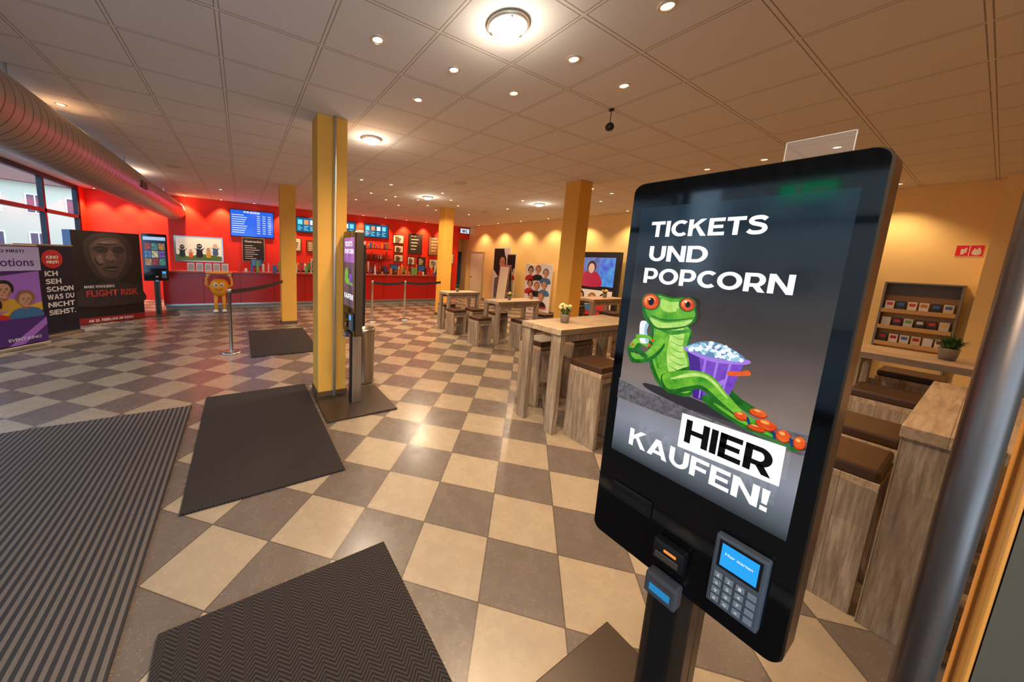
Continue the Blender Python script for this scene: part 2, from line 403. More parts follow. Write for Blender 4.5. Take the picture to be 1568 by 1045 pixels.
e=empty("hanging_ball_camera",(2.63,1.84,0)); tube("cable",[(0,0,CZ),(0,0,2.66)],.003,BLKP,e,8)
lathe("ball",[(0.0001,.034),(.02,.028),(.033,.008),(.034,-.008),(.025,-.026),(.0001,-.034)],BLKP,e,24,(0,0,2.635)); lathe("rose",[(0.0001,-.001),(.02,-.001),(.02,-.012),(0.0001,-.014)],BLKP,e,16,(0,0,CZ))
# ------------------------------------------------------------------ floor mats
box("ribbed_entrance_mat",-3.15,-.44,Y0+.06,3.75,.001,.012,RIB,bev=.003)
box("herringbone_doormat",-.32,.6,-.27,1.47,.001,.014,HER,bev=.004)
box("herringbone_doormat",-.34,.58,2.16,3.9,.001,.014,HER,bev=.004)
box("herringbone_doormat",.08,1.0,5.2,6.95,.001,.014,HER,bev=.004)
# ------------------------------------------------------------------ ticket kiosk
SW=scr("screen_white",(250,252,255),1.1); 
def scrn(name,c1,c2,scale=30,spots=None):
    """screen colour with photographic mottling"""
    if name in MATS: return MATS[name]
    m=mat(name,(8,8,8),.12,0,SE,c1); N=NT(m); obj,x,y,z=N.coords()
    n=N.noise(obj,scale,4,.6); n=N.math('MULTIPLY_ADD',N.math('SUBTRACT',n,.5),2.6,.5); n=N.math('MINIMUM',N.math('MAXIMUM',n,0),1)
    c=N.mix(n,L(c1),L(c2))
    if spots:
        v=N.n("ShaderNodeTexVoronoi"); v.inputs["Scale"].default_value=160; N.l(obj,v.inputs["Vector"])
        c=N.mix(N.math('MULTIPLY',N.math('LESS_THAN',v.outputs["Distance"],.18),.5),c,L(spots))
    N.l(c,N.b.inputs["Emission Color"]); return m
def m_screen_bg():
    m=mat("kiosk_screen_background",(6,6,6),.1,0,SE); N=NT(m); obj,x,y,z=N.coords()
    r=N.n("ShaderNodeValToRGB"); f=N.math('DIVIDE',N.math('SUBTRACT',z,.99),.66); N.l(f,r.inputs[0])
    st=[(0,(34,40,46)),(.06,(92,100,108)),(.17,(140,144,156)),(.27,(124,118,122)),(.36,(132,116,108)),(.46,(104,88,80)),(.58,(70,58,52)),(.78,(30,32,36)),(1,(12,34,46))]
    els=r.color_ramp.elements; els[0].position=0; els[0].color=(*L(st[0][1]),1); els[1].position=1; els[1].color=(*L(st[-1][1]),1)
    for p,c in st[1:-1]: q=els.new(p); q.color=(*L(c),1)
    n=N.noise(obj,5,3,.5); mul=N.math('MULTIPLY_ADD',n,.9,.55)
    N.l(r.outputs[0],N.b.inputs["Emission Color"]); N.l(N.math('MULTIPLY',mul,SE),N.b.inputs["Emission Strength"]); return m
def frog_art(root):
    k=[0]
    def lay(name,P,m):
        k[0]+=1
        flat(name,[(-.18+p[0]/100,p[1]/100) for p in P],-.0012-.00006*k[0],m,root)
    def limb(name,P,R,m):
        Lf=[];Rt=[]
        for i,p in enumerate(P):
            a=P[max(i-1,0)]; b=P[min(i+1,len(P)-1)]; dx,dy=b[0]-a[0],b[1]-a[1]; n=math.hypot(dx,dy) or 1
            r=R[i]; Lf.append((p[0]-dy/n*r,p[1]+dx/n*r)); Rt.append((p[0]+dy/n*r,p[1]-dx/n*r))
        lay(name,smoothpts(Lf+Rt[::-1],5),m)
    G1=scrn("frog_green",(58,148,34),(136,206,60),34,(50,116,30)); G2=scrn("frog_dark_green",(18,76,22),(46,128,38),40); G3=scrn("frog_lime",(150,210,74),(214,240,140),50); GM=scrn("frog_mid_green",(40,120,30),(84,172,46),40)
    OR=scrn("frog_orange",(210,54,14),(246,108,36),60); OR2=scr("frog_orange_light",(255,176,96)); OD=scr("frog_orange_dark",(150,34,10))
    BK=scr("frog_black",(10,10,10)); PU=scrn("bucket_purple",(104,54,180),(142,88,210),30); PU2=scr("bucket_dark_purple",(74,36,140)); PU3=scr("bucket_light_purple",(168,124,228)); PC=scr("popcorn_white",(240,246,255)); PC2=scr("popcorn_shade",(150,200,224)); PC3=scr("popcorn_deep",(96,140,176))
    BL=scr("frog_blue",(30,60,110)); ASP=scrn("asphalt",(70,66,70),(120,114,118),90,(156,152,154)); SH=scr("asphalt_shadow",(50,46,50)); GREYE=scr("asphalt_edge",(126,122,126))
    lay("ground",[(0,119.9),(6,118.9),(14,118.8),(24,119.8),(35.8,121.3),(35.8,117.2),(24,115.6),(12,114.6),(0,114.6)],ASP)
    lay("ground_edge",[(0,120.1),(6,119.1),(14,119.0),(24,120.0),(35.8,121.5),(35.8,121.2),(24,119.7),(14,118.7),(6,118.8),(0,119.8)],GREYE)
    lay("ground_shadow",smoothpts([(7,121),(16,121.2),(26,120),(35,119.4),(34,117.6),(22,117.8),(12,118.8),(7,119.8)],4),SH)
    random.seed(3)
    limb("arm_back",[(8.6,133.5),(4.6,131.4),(2.4,128.4),(3.2,125.6)],[1.1,1.1,1,.8],G2)
    lay("torso_shade",smoothpts([(7.0,137.5),(6.4,133.4),(6.5,129),(7.8,124.6),(10.6,121.2),(15.8,120.8),(17.6,123.6),(16.6,128.2),(15,132),(14.8,137)],5),G2)
    lay("torso",smoothpts([(7.7,137.5),(7.2,133.4),(7.3,129.2),(8.6,125.2),(11.2,122),(15.6,121.6),(17.1,123.8),(16.1,128.2),(14.6,132),(14.4,137)],5),G1)
    lay("belly",smoothpts([(11.2,136.5),(10.8,133),(10.8,129),(12,125),(14.4,123.6),(15.9,125),(15.2,129),(13.9,132.6),(13.6,136.4)],5),G3)
    for i in range(7): limb("belly_fold",[(10.9+.15*i,134.6-i*1.5),(12.8+.2*i,133.9-i*1.5),(14.2+.2*i,134.4-i*1.5)],[.05,.13,.05],G1)
    limb("flank_mark",[(8.3,132.5),(8.1,129.5),(9.2,126)],[.2,.34,.2],GM)
    limb("chin_shadow",[(7.6,136),(11,135.1),(14.6,136.3)],[.35,.55,.3],GM)
    limb("leg_far",[(13,123.5),(17.8,127.6),(20.5,127.4),(24.5,124),(28,122.4)],[1.7,1.5,1.3,.9,.8],G2)
    lay("bucket",[(14.9,132),(25.2,132),(23.2,121.3),(17.4,121.3)],PU)
    lay("bucket_side",[(14.9,132),(17.2,132),(19.4,121.3),(17.4,121.3)],PU2)
    for q in (18.4,20.6,22.8): lay("bucket_stripe",[(q,131.2),(q+.45,131.2),(q+.4-.16*(q-18),121.6),(q+.1-.16*(q-18),121.6)],PU3)
    limb("bucket_drip",[(22.4,127),(21,124.5),(20.8,122.4)],[.3,.6,.3],PU3)
    lay("bucket_rim",smoothpts([(14.5,132.6),(19.8,131.6),(25.6,132.6),(25.4,131.5),(19.8,130.5),(14.9,131.5)],4),PU3)
    lay("popcorn_base",smoothpts([(14.9,132.3),(16.6,134.1),(19.8,134.9),(23,134.1),(25.2,132.4),(19.8,131.4)],5),PC3)
    for i in range(95):
        s=random.uniform(15.1,25); c=1-((s-19.9)/5.4)**2; t=131.9+random.uniform(0,1)*2.9*c; lay("popcorn",ell(s,t,.42,.36,8,random.random()*3),PC if random.random()<.66 else PC2)
    limb("leg_near_shade",[(11.5,122.5),(16,124.9),(19.6,125.7),(23.5,122.6),(27,120.4),(30.5,119.9)],[2.1,2.3,2.0,1.4,1.0,.9],G2)
    limb("leg_near",[(11.7,123.1),(16,125.5),(19.6,126.2),(23.6,123.2),(27,120.9),(30.5,120.3)],[1.7,1.8,1.5,1.0,.7,.6],G1)
    limb("leg_shine",[(13,124.4),(17,126.7),(20,126.8),(23.4,124)],[.2,.42,.36,.15],G3)
    limb("hand_on_bucket",[(23.2,129.0),(25.2,129.6),(26.4,130.2)],[.45,.45,.5],OR)
    limb("shin_far",[(20,122.2),(26,119.8),(32,118.6),(35,118.6)],[.9,.9,.9,.8],G2)
    limb("shin_light",[(22,121.6),(26,120.1),(32,119.0)],[.2,.35,.2],G1)
    for (s,t,a,b) in [(26.3,121,1.0,.8),(28.8,122.7,1.3,.75),(30.2,120.9,1.5,1.0),(32.8,119.9,1.0,1.15),(35,119.6,.75,1.2),(28.9,119.6,1.3,.5)]:
        lay("toe_rim",ell(s,t-.12,a+.1,b+.1,14),OD); lay("toe",ell(s,t,a,b,14),OR); lay("toe_light",ell(s-.2,t+.4,a*.45,b*.28,10),OR2)
    for (s,t) in [(27.6,120.5),(31.6,119.4),(34.0,119.2)]: lay("toe_gap",ell(s,t,.25,.9,8,.3),BL)
    limb("forearm_shade",[(9.5,132.3),(7,128.1),(3.8,126.7),(2.2,129.4)],[1.1,1.15,1.05,.9],G2)
    limb("forearm",[(9.5,132.8),(7,128.7),(3.8,127.3),(2.6,129.5)],[.8,.75,.65,.6],G1)
    limb("hand_low",[(2.4,128.6),(4.6,128.9),(6.6,127.8)],[.55,.7,.5],G2)
    limb("upper_hand",[(2.6,129.6),(4,131.6),(6.6,131)],[.6,.7,.6],G1)
    for q in ((2.8,130.2),(4.4,132.4),(6.9,131)): lay("finger_tip",ell(q[0],q[1],.42,.36,10),OR)
    limb("cup",[(5.7,131.5),(5.0,134.2),(5.1,136.6)],[1.0,.9,.9],PC); limb("cup_shade",[(6.3,131.8),(5.6,134.2),(5.7,136.3)],[.3,.3,.25],PC2)
    limb("cup_finger",[(3.6,132.6),(6,133),(7.4,132.4)],[.45,.4,.35],G1); lay("finger_tip",ell(7.5,132.4,.4,.36,10),OR)
    lay("head_shade",smoothpts([(4.1,139.8),(4.9,142.6),(7.4,144.1),(10.5,143.6),(13,143.8),(15.3,142.2),(16.1,139.6),(14.8,137.5),(11.4,135.9),(8,135.4),(5.4,136.9)],5),G2)
    lay("head",smoothpts([(4.7,140.3),(5.2,142.4),(7.4,143.6),(10.5,143.2),(13,143.4),(15.0,142),(15.7,139.9),(14.8,138.5),(11.4,137.2),(8,136.6),(5.9,137.8)],5),G1)
    lay("jaw",smoothpts([(6.2,137.9),(9.5,137.3),(13,138.1),(15.3,139),(14.2,137.5),(11,136.3),(8,135.9)],5),G3)
    limb("mouth",[(6.3,138.6),(9,137.9),(12.6,138.5),(15.8,139.7)],[.08,.16,.14,.06],G2)
    lay("snout_light",smoothpts([(8.3,142.8),(10.4,142.4),(12.2,142.6),(12,140.6),(10,139.9),(8.4,140.8)],4),G3)
    lay("nostril",ell(11.9,140.9,.16,.1,8),G2)
    for s,t,r in ((5.9,141.9,1.95),(13.9,142.3,1.45)):
        lay("eye_rim",ell(s,t,r+.3,r+.25,20),G2); lay("eye_edge",ell(s,t,r+.05,r+.03,22),OD); lay("eye",ell(s,t,r*.94,r*.92,22),OR); lay("eye_lit",ell(s-.15,t+.2,r*.66,r*.6,18),OR2); lay("eye_mid",ell(s,t,r*.56,r*.55,18),OR); lay("pupil",ell(s+.1,t,r*.34,r*.48,16),BK); lay("glint",ell(s-.35,t+.55,.24,.2,8),SW)
def kiosk(loc,rz,kind):
    D=root=empty("ticket_kiosk",loc,rz)
    W=.202; z0,z1=.735,1.71
    out=roundrect(-W,W,z0,z1,.022)
    slab("glass_front",out,0,.008,BLK,D)
    slab("edge_frame",roundrect(-W-.003,W+.003,z0-.003,z1+.003,.024),.0082,.075,CHROME if kind!=2 else BRONZE,D)
    slab("rear_housing",roundrect(-W+.05,W-.05,z0+.08,z1-.1,.03),.0752,.115,BLKP,D)
    SB=BRONZE if kind!=2 else mat("stand_steel",(168,156,144),.32,.9)
    box("stand_column",-.05,.05,.0765,.12,.022,.80,SB,D,.004)
    box("stand_column_front",-.05,.05,.03,.0763,.022,.7315,SB,D,.004)
    box("stand_cable_cover",-.03,.02,.018,.0299,.022,.7315,BLKP,D,.002)
    box("base_plate",-.33,.33,-.27,.40,.0,.02,BASEP,D,.004)
    box("printer_slot_bezel",-.16,-.055,-.006,-.0005,.868,.912,BLKP,D,.002); box("printer_slot",-.15,-.065,-.008,-.0062,.880,.893,mat("slot_metal",(60,60,64),.3,.8),D)
    box("card_reader_body",-.03,.036,-.028,-.0005,.797,.848,BLKP,D,.005); box("card_reader_mouth",-.022,.028,-.0325,-.0282,.806,.822,mat("reader_silver",(180,170,160),.25,1),D,.001)
    box("card_reader_frame",-.026,.032,-.0305,-.0282,.826,.843,mat("slot_metal",(60,60,64),.3,.8),D,.001)
    box("card_reader_lamp",-.004,.022,-.0325,-.0307,.830,.836,scr("reader_orange",(255,150,60),1.0),D)
    box("scanner_body",-.034,.036,-.035,-.0005,.700,.757,mat("scanner_grey",(66,68,74),.35),D,.006); rect("scanner_window",-.022,.024,.714,.733,-.0353,scr("scanner_blue",(40,140,200),.9),D); rect("scanner_bar",-.026,.028,.741,.747,-.0353,STEEL,D)
    tx0,tx1,tz0,tz1=.082,.168,.785,.945
    box("card_terminal",tx0,tx1,-.02,-.0005,tz0,tz1,mat("terminal_grey",(74,80,88),.4),D,.004)
    rect("terminal_display_frame",tx0+.008,tx1-.008,.875,.938,-.0203,BLKP,D)
    rect("terminal_display",tx0+.013,tx1-.013,.881,.932,-.0206,scr("terminal_blue",(36,160,240),1.1),D)
    text("terminal_text","Hier starten",tx0+.02,.909,.045,.006,-.0209,SW,D,.01)
    kb=[(tx0+.008+.0185*c,tx0+.022+.0185*c,-.023,-.0203,.795+.0185*r,.808+.0185*r) for c in range(4) for r in range(4)]
    boxes("terminal_keys",kb,mat("key_grey",(120,128,136),.4),D,.001)
    for j,(c,r) in enumerate([(c,r) for r in range(4) for c in range(3)]): 
        if kind==1: text("key_digit","#0*987654321"[j] ,tx0+.0125+.0185*c,.798+.0185*r,.005,.007,-.0233,WHITE,D,.01)
    gx_=lambda y:.32-y
    if kind==1:
        rect("display",-.178,.178,.995,1.65,-.0006,m_screen_bg(),D)
        for s,y0,y1,zb,h in (("TICKETS",.468,.250,1.5775,.037),("UND",.465,.341,1.5185,.037),("POPCORN",.471,.198,1.4635,.038)):
            blocktext("headline_"+s.lower(),s,gx_(y0),zb,y0-y1,h,-.0012,SW,D)
        frog_art(D)
        flat("hier_panel",[(gx_(.334),1.094),(gx_(.162),1.104),(gx_(.163),1.184),(gx_(.334),1.176)],-.021,SW,D)
        blocktext("hier_text","HIER",gx_(.323),1.112,.148,.054,-.0214,scr("screen_ink",(8,8,10),.2),D)
        blocktext("kaufen_text","KAUFEN!",gx_(.443),1.043,.272,.045,-.0212,SW,D)
    elif kind==2:
        rect("display",-.178,.178,.995,1.65,-.0006,scrn("k2_bg",(60,50,60),(110,80,110),6),D)
        rect("display_top",-.178,.178,1.42,1.65,-.001,scrn("k2_top",(190,110,190),(120,70,160),8),D)
        blocktext("headline","TICKETS",-.15,1.57,.26,.045,-.0014,SW,D); blocktext("headline2","POPCORN",-.15,1.5,.3,.045,-.0014,SW,D); blocktext("headline3","KAUFEN!",-.15,1.07,.3,.05,-.0014,SW,D)
        flat("frog_blob",smoothpts([(-.13,1.24),(-.12,1.34),(-.07,1.37),(-.03,1.33),(-.02,1.27),(.08,1.24),(.13,1.21),(-.05,1.21)],4),-.0016,MATS["frog_green"],D); flat("bucket_blob",[(.0,1.31),(.1,1.31),(.08,1.22),(.03,1.22)],-.0018,MATS["bucket_purple"],D)
    else:
        rect("display",-.178,.178,.995,1.65,-.0006,scr("k3_bg",(24,44,70),1),D)
        cols=[(200,140,80),(80,130,180),(170,60,60),(220,210,160),(90,150,140),(120,90,160)]
        for i in range(3):
            for j in range(3):
                c=cols[(i*2+j)%6]; rect("tile",-.165+i*.112,-.065+i*.112,1.06+j*.16,1.20+j*.16,-.001,scrn("k3_%d"%((i*2+j)%6),c,tuple(v//3 for v in c),22),D)
        rect("header",-.178,.178,1.58,1.65,-.001,scr("k3_head",(170,200,230)),D)
    if kind==1:
        ac=mat("acrylic",(235,225,215),.08); ac.node_tree.nodes["Principled BSDF"].inputs["Alpha"].default_value=.12
        ae=mat("acrylic_edge",(240,230,215),.2)
        box("acrylic_sheet",.062,.150,.050,.052,1.7135,1.757,ac,D)
        boxes("acrylic_edges",[(.0608,.062,.0495,.0525,1.7135,1.758),(.150,.1512,.0495,.0525,1.7135,1.758),(.0608,.1512,.0495,.0525,1.7571,1.7583)],ae,D)
    return root
kiosk((.88,.32,0),-math.pi/2,1)
kiosk((.88,3.21,0),-math.pi/2,2)
kiosk((-1.55,9.2,0),math.radians(12),3)
# ------------------------------------------------------------------ bar tables + stools
def slabtable(x0,x1,y0,y1,h,alongx=True,lw=.1):
    e=empty("wooden_bar_table",(x0,y0,0)); w=x1-x0; d=y1-y0
    box("table_top",0,w,0,d,h-.05,h,WOODH if alongx else WOODY,e,.003)
    t=.055; ax,ay=(t,lw) if alongx else (lw,t)
    for i,(a,b) in enumerate([(.01,.005),(w-ax-.01,.005),(.01,d-ay-.005),(w-ax-.01,d-ay-.005)]):
        box("leg_%d"%(i+1),a,a+ax,b,b+ay,0,h-.0505,WOODV,e,.002)
    boxes("aprons",[(ax+.012,w-ax-.012,.03,.05,h-.12,h-.0505),(ax+.012,w-ax-.012,d-.05,d-.03,h-.12,h-.0505)],WOODV,e)
    return e
def panelstool(x0,x1,y0,y1,h=.70):
    e=empty("box_bar_stool",(x0,y0,0)); w=x1-x0; d=y1-y0; t=.035
    boxes("side_panels",[(0,t,0,d,0,h-.09),(w-t,w,0,d,0,h-.09)],WOODV,e,.002)
    boxes("stretchers",[(t+.0005,w-t-.0005,d*.35,d*.65,.16,.20),(t+.0005,w-t-.0005,.01,d-.01,h-.14,h-.1)],WOODV,e)
    box("seat_board",0,w,0,d,h-.0895,h-.055,WOODH,e,.002)
    box("seat_cushion",.004,w-.004,.004,d-.004,h-.0545,h,CUSH,e,.014)
slabtable(2.29,3.55,1.84,2.30,.95)
for a in (2.42,2.98): panelstool(a,a+.34,1.52,1.82)
for a in (2.60,3.12): panelstool(a,a+.34,2.32,2.62)
slabtable(3.62,4.42,5.76,6.16,.81,True,.08)
panelstool(4.0,4.3,5.42,5.72,.50); panelstool(3.55,3.85,5.42,5.72,.50); panelstool(3.8,4.1,6.2,6.5,.50)
slabtable(3.84,4.86,4.46,4.88,.79,True,.08)
panelstool(3.5,3.8,4.56,4.86,.50); panelstool(4.1,4.4,4.12,4.42,.50); panelstool(4.2,4.5,4.92,5.22,.50); panelstool(5.05,5.35,4.5,4.8,.50)
slabtable(5.4,6.4,3.7,4.12,.9,True,.08)
panelstool(5.5,5.82,3.36,3.66); panelstool(5.5,5.82,4.16,4.46)
# right-hand tables
slabtable(2.27,3.5,-.31,.13,.925,True,.14)
for a in (2.30,2.86): panelstool(a,a+.36,.145,.40,.69)
slabtable(4.25,4.80,-.45,.56,.925,False)
for b in (-.35,.12): panelstool(3.84,4.2,b,b+.36)
for b in (-.35,.12): panelstool(4.9,5.23,b,b+.36)
# plants
LEAF=mat("leaf_green",(58,92,36),.5); ZINC=mat("zinc_pot",(150,148,142),.4,.7); PETAL=mat("flower_cream",(240,214,150),.6)
def plant(loc,kind,s=1.0):
    e=empty("potted_plant" if kind!='f' else "potted_flowers",loc)
    lathe("pot",[(.0001,0),(.028*s,0),(.036*s,.062*s),(.038*s,.066*s),(.034*s,.066*s),(.032*s,.055*s),(.0001,.055*s)],ZINC,e,24)
    bm=bmesh.new(); random.seed(int(loc[0]*100))
    for i in range(130 if kind!='f' else 46):
        a=random.uniform(0,6.28); ln=random.uniform(.05,.1)*s; sp=random.uniform(.2,1)*.06*s
        p0=Vector((.012*s*math.cos(a),.012*s*math.sin(a),.05*s)); p2=Vector((sp*math.cos(a)*1.5,sp*math.sin(a)*1.5,.06*s+ln*(1-.5*sp/.06/s))); p1=(p0+p2)/2+Vector((0,0,.02*s))
        w=Vector((-math.sin(a),math.cos(a),0))*.005*s
        v=[bm.verts.new(q) for q in (p0,p1-w,p2,p1+w)]; bm.faces.new(v)
    bmobj("leaves",bm,LEAF,e)
    if kind=='f':
        bm=bmesh.new()
        for i in range(20):
            a=random.uniform(0,6.28); r=random.uniform(0,.05)*s
            bmesh.ops.create_icosphere(bm,subdivisions=1,radius=.011*s,matrix=Matrix.Translation((r*math.cos(a),r*math.sin(a),(.10+random.uniform(0,.04))*s)))
        bmobj("blossoms",bm,PETAL,e)
plant((2.62,2.08,.951),'f',1.25); plant((3.95,5.95,.811),'l',1.2); plant((4.3,4.7,.791),'f'); plant((6.0,3.9,.901),'f',1.1); plant((4.55,.14,.926),'l',1.35)
# ------------------------------------------------------------------ bin, stanchions
lathe("steel_waste_bin",[(.0001,.001),(.135,.001),(.138,.02),(.135,.03),(.135,.60),(.14,.605),(.14,.65),(.125,.655),(.115,.62),(.0001,.60)],mat("bin_steel",(150,136,120),.3,.9),None,40,(1.20,3.76,0))
BELT=mat("black_belt",(14,14,16),.7)
def stanchion(x,y,h=.93):
    e=empty("barrier_post",(x,y,0)); lathe("base",[(.0001,.0),(.13,.0),(.135,.01),(.12,.022),(.03,.03),(.0001,.03)],STEEL,e,32)
    lathe("pole",[(.022,.028),(.022,h-.06),(.028,h-.06),(.028,h-.005),(.02,h),(.0001,h)],STEEL,e,20)
for x,y in ((-.16,5.57),(2.5,7.2),(3.3,7.2)): stanchion(x,y)
def belt(a,b,z=.885):
    e=empty("barrier_belt"); bm=bmesh.new(); A=Vector((*a,z));B=Vector((*b,z)); n=10; prev=None
    for i in range(n+1):
        t=i/n; p=A.lerp(B,t)-Vector((0,0,.03*math.sin(math.pi*t))); q=(bm.verts.new(p-Vector((0,0,.03))),bm.verts.new(p+Vector((0,0,.03))))
        if prev: bm.faces.new((prev[0],q[0],q[1],prev[1]))
        prev=q
    o=bmobj("webbing",bm,BELT,e); s=o.modifiers.new("s","SOLIDIFY"); s.thickness=.004
belt((-.135,5.6),(.70,7.39)); belt((2.53,7.2),(3.27,7.2)); belt((3.33,7.2),(4.40,7.42)); 
# ------------------------------------------------------------------ counter
CR=mat("counter_dark_red",(172,20,14),.25); CT=mat("counter_top",(150,40,30),.3); PLN=mat("counter_plinth",(150,140,128),.5)
c=empty("concession_counter")
boxes("front_panels",[(-1.55+.76*i,-1.55+.76*(i+1)-.008,9.80,10.4,.12,.86) for i in range(10)],CR,c)
box("core",-1.54,6.0,9.83,10.39,.12,.859,BLKP,c)
box("plinth",-1.53,6.02,9.84,10.35,0,.119,PLN,c)
box("worktop",-1.58,6.08,9.76,10.45,.861,.905,CT,c,.006)
box("metal_kick_rail",-1.55,6.04,9.785,9.799,.1,.14,STEEL,c)
bb=empty("back_bar_cabinet"); box("carcass",.9,6.9,10.85,11.2,0,.9,mat("cab_red",(110,16,12),.4),bb); box("top",.88,6.92,10.82,11.2,.901,.93,mat("cab_top",(60,50,46),.3),bb)
boxes("shelf",[(2.2,4.5,10.98,11.22,1.35,1.37),(2.2,4.5,10.98,11.22,1.70,1.72)],mat("shelf_dark",(50,30,24),.4),bb)
random.seed(5)
gcol=[(220,60,40),(240,200,80),(230,230,225),(70,110,180),(60,50,46),(210,130,50),(120,180,90),(180,30,30)]
gm=[mat("goods_%d"%i,cc,.4) for i,cc in enumerate(gcol)]
def goods(name,n,xa,xb,ya,yb,z,hmin,hmax,wm=.1,skip=None):
    e=empty(name); buckets={}
    for i in range(n):
        x=xa+(xb-xa)*(i+.5)/n; y=random.uniform(ya,yb); w=random.uniform(.35,.8)*min(wm,(xb-xa)/n); h=random.uniform(hmin,hmax); k=random.randrange(8)
        if skip and skip[0]<x<skip[1]: continue
        bm=buckets.setdefault(k,bmesh.new())
        if random.random()<.5: addbox(bm,x-w/2,x+w/2,y-w/3,y+w/3,z,z+h,.004)
        else: addlathe(bm,[(.0001,0),(w*.4,0),(w*.4,h*.7),(w*.15,h*.85),(w*.15,h),(.0001,h)],14,x,y,z)
    for k,bm in buckets.items(): bmobj("item_group",bm,gm[k],e)
goods("counter_snack_displays",46,-.1,5.95,9.88,10.08,.9055,.08,.3,.2)
goods("back_bar_bottles",56,1.0,6.8,10.9,11.1,.9305,.15,.36,.12)
goods("shelf_cups",26,2.3,4.4,11.05,11.15,1.3705,.12,.26,.1)
goods("shelf_packets",22,2.3,4.4,11.05,11.15,1.7205,.12,.26,.1)
e=empty("popcorn_machine",(2.9,10.62,0)); box("cart",-.22,.22,-.15,.15,0,.95,mat("mach_red",(190,20,16),.3),e,.004); box("cabinet",-.2,.2,-.14,.14,.951,1.35,mat("glass_amber",(230,160,60),.2,0,.6,(255,180,80)),e,.01); box("roof",-.21,.21,-.15,.15,1.351,1.45,mat("mach_red",(190,20,16),.3),e,.004)
for x in (.35,1.9,4.3,5.3):
    e=empty("cash_register",(x,10.32,.906)); box("foot",-.06,.06,-.05,.05,0,.02,BLKP,e); box("neck",-.015,.015,-.01,.01,.02,.14,BLKP,e); box("monitor",-.14,.14,-.03,-.01,.12,.33,BLKP,e,.004); rect("rear_panel",-.12,.12,.14,.31,-.031,scr("reg_scr",(60,90,120),.6),e)
e=empty("brochure_stand",(-1.1,9.9,.906))
for i in range(5): box("card_%d"%i,i*.17,i*.17+.14,0,.01,0,.2,WHITE,e); rect("card_text_%d"%i,i*.17+.02,i*.17+.12,.03,.17,-.001,mat("card_grey",(190,188,180),.6),e)
# ------------------------------------------------------------------ things on red wall (face y=11.25)
def sign(name,x0,x1,z0,z1,y,frame,body,bev=.0,d=.03):
    e=empty(name,(0,y,0)); box("frame",x0,x1,-d,-.003,z0,z1,frame,e,bev); rect("face",x0+.02,x1-.02,z0+.02,z1-.02,-d-.002,body,e); return e,-d-.004
e,y=sign("blue_menu_board",-.24,.86,1.83,2.58,Y1,BLKP,scr("menu_blue",(36,96,220),1.2))
text("menu_title","PREISE",.1,2.49,.4,.05,y,SW,e,.02)
for i in range(9):
    z=2.42-i*.06; 
    for a,b in ((-.19,.1+.1*((i*3)%4)/4),(.42,.5),(.56,.64),(.7,.78)): rect("menu_line",a,b,z,z+.02,y,scr("menu_line",(225,238,255),1),e)
e,y=sign("chalkboard_menu",.03,.60,1.14,1.82,Y1,WOODV,mat("chalk",(34,30,30),.7)); 
text("board_title","Getranke",.1,1.68,.42,.06,y,WHITE,e,.01)
for i in range(7): rect("chalk_line",.1,.3+.2*((i*7)%5)/5,1.58-i*.06,1.595-i*.06,y,WHITE,e)
for x0,x1,col in ((1.45,2.25,(20,90,130)),(3.56,4.44,(16,80,120)),(2.5,3.3,(20,90,130))):
    e,y=sign("menu_screen",x0,x1,2.08,2.54,Y1,BLKP,scr("ms_%d"%col[1],col,1.3))
    for i in range(4):
        a=x0+.06+i*(x1-x0-.1)/4
        rect("item_picture",a,a+.13,2.32,2.46,y,scr("ms_item%d"%(i%3),[(110,220,240),(240,150,90),(240,240,240)][i%3],1.2),e)
        for q in range(3): rect("item_text",a,a+.08+.05*((q+i)%2),2.25-q*.05,2.27-q*.05,y,scr("ms_txt",(120,230,240),1.2),e)
# cartoon mirror panel
e=empty("mirror_panel",(0,Y1,0)); box("frame",-1.5,-.42,-.03,-.003,1.08,1.76,STEEL,e,.004); rect("glass",-1.46,-.46,1.12,1.72,-.032,mat("poster_cream",(226,220,190),.2,0,.3,(230,225,200)),e)
flat("meadow",[(-1.46,1.12),(-.46,1.12),(-.46,1.24),(-.9,1.3),(-1.2,1.22),(-1.46,1.28)],-.0325,mat("meadow_green",(96,140,70),.5),e)
for i,(a,b,r,cc,hc) in enumerate([(-1.33,1.36,.07,(40,70,50),(60,40,30)),(-1.15,1.30,.05,(230,120,40),(230,190,150)),(-.96,1.38,.08,(36,36,44),(30,26,24)),(-.76,1.33,.06,(220,190,60),(200,150,60)),(-.60,1.42,.07,(70,110,160),(230,200,160))]):
    flat("body_%d"%i,smoothpts([(a-r*.9,b-r*2),(a-r*.8,b+r*.2),(a-r*1.5,b+r*.8),(a-r*.3,b+r*.6),(a+r*.5,b+r*.5),(a+r*1.5,b+r*1.1),(a+r*.8,b),(a+r*.8,b-r*2)],4),-.034-.0005*i,mat("fig_%d"%i,cc,.5),e)
    flat("head_%d"%i,ell(a,b+r*1.5,r*.75,r*.85,16),-.0342-.0005*i,mat("figh_%d"%i,hc,.5),e)
    for sx in (-1,1): flat("eye_%d"%i,ell(a+sx*r*.27,b+r*1.6,r*.2,r*.24,8),-.0344-.0005*i,WHITE,e)
PAP=mat("paper_cream",(224,208,176),.6); PBR=mat("paper_brown",(150,100,60),.6); PDK=mat("paper_dark",(50,36,32),.6)
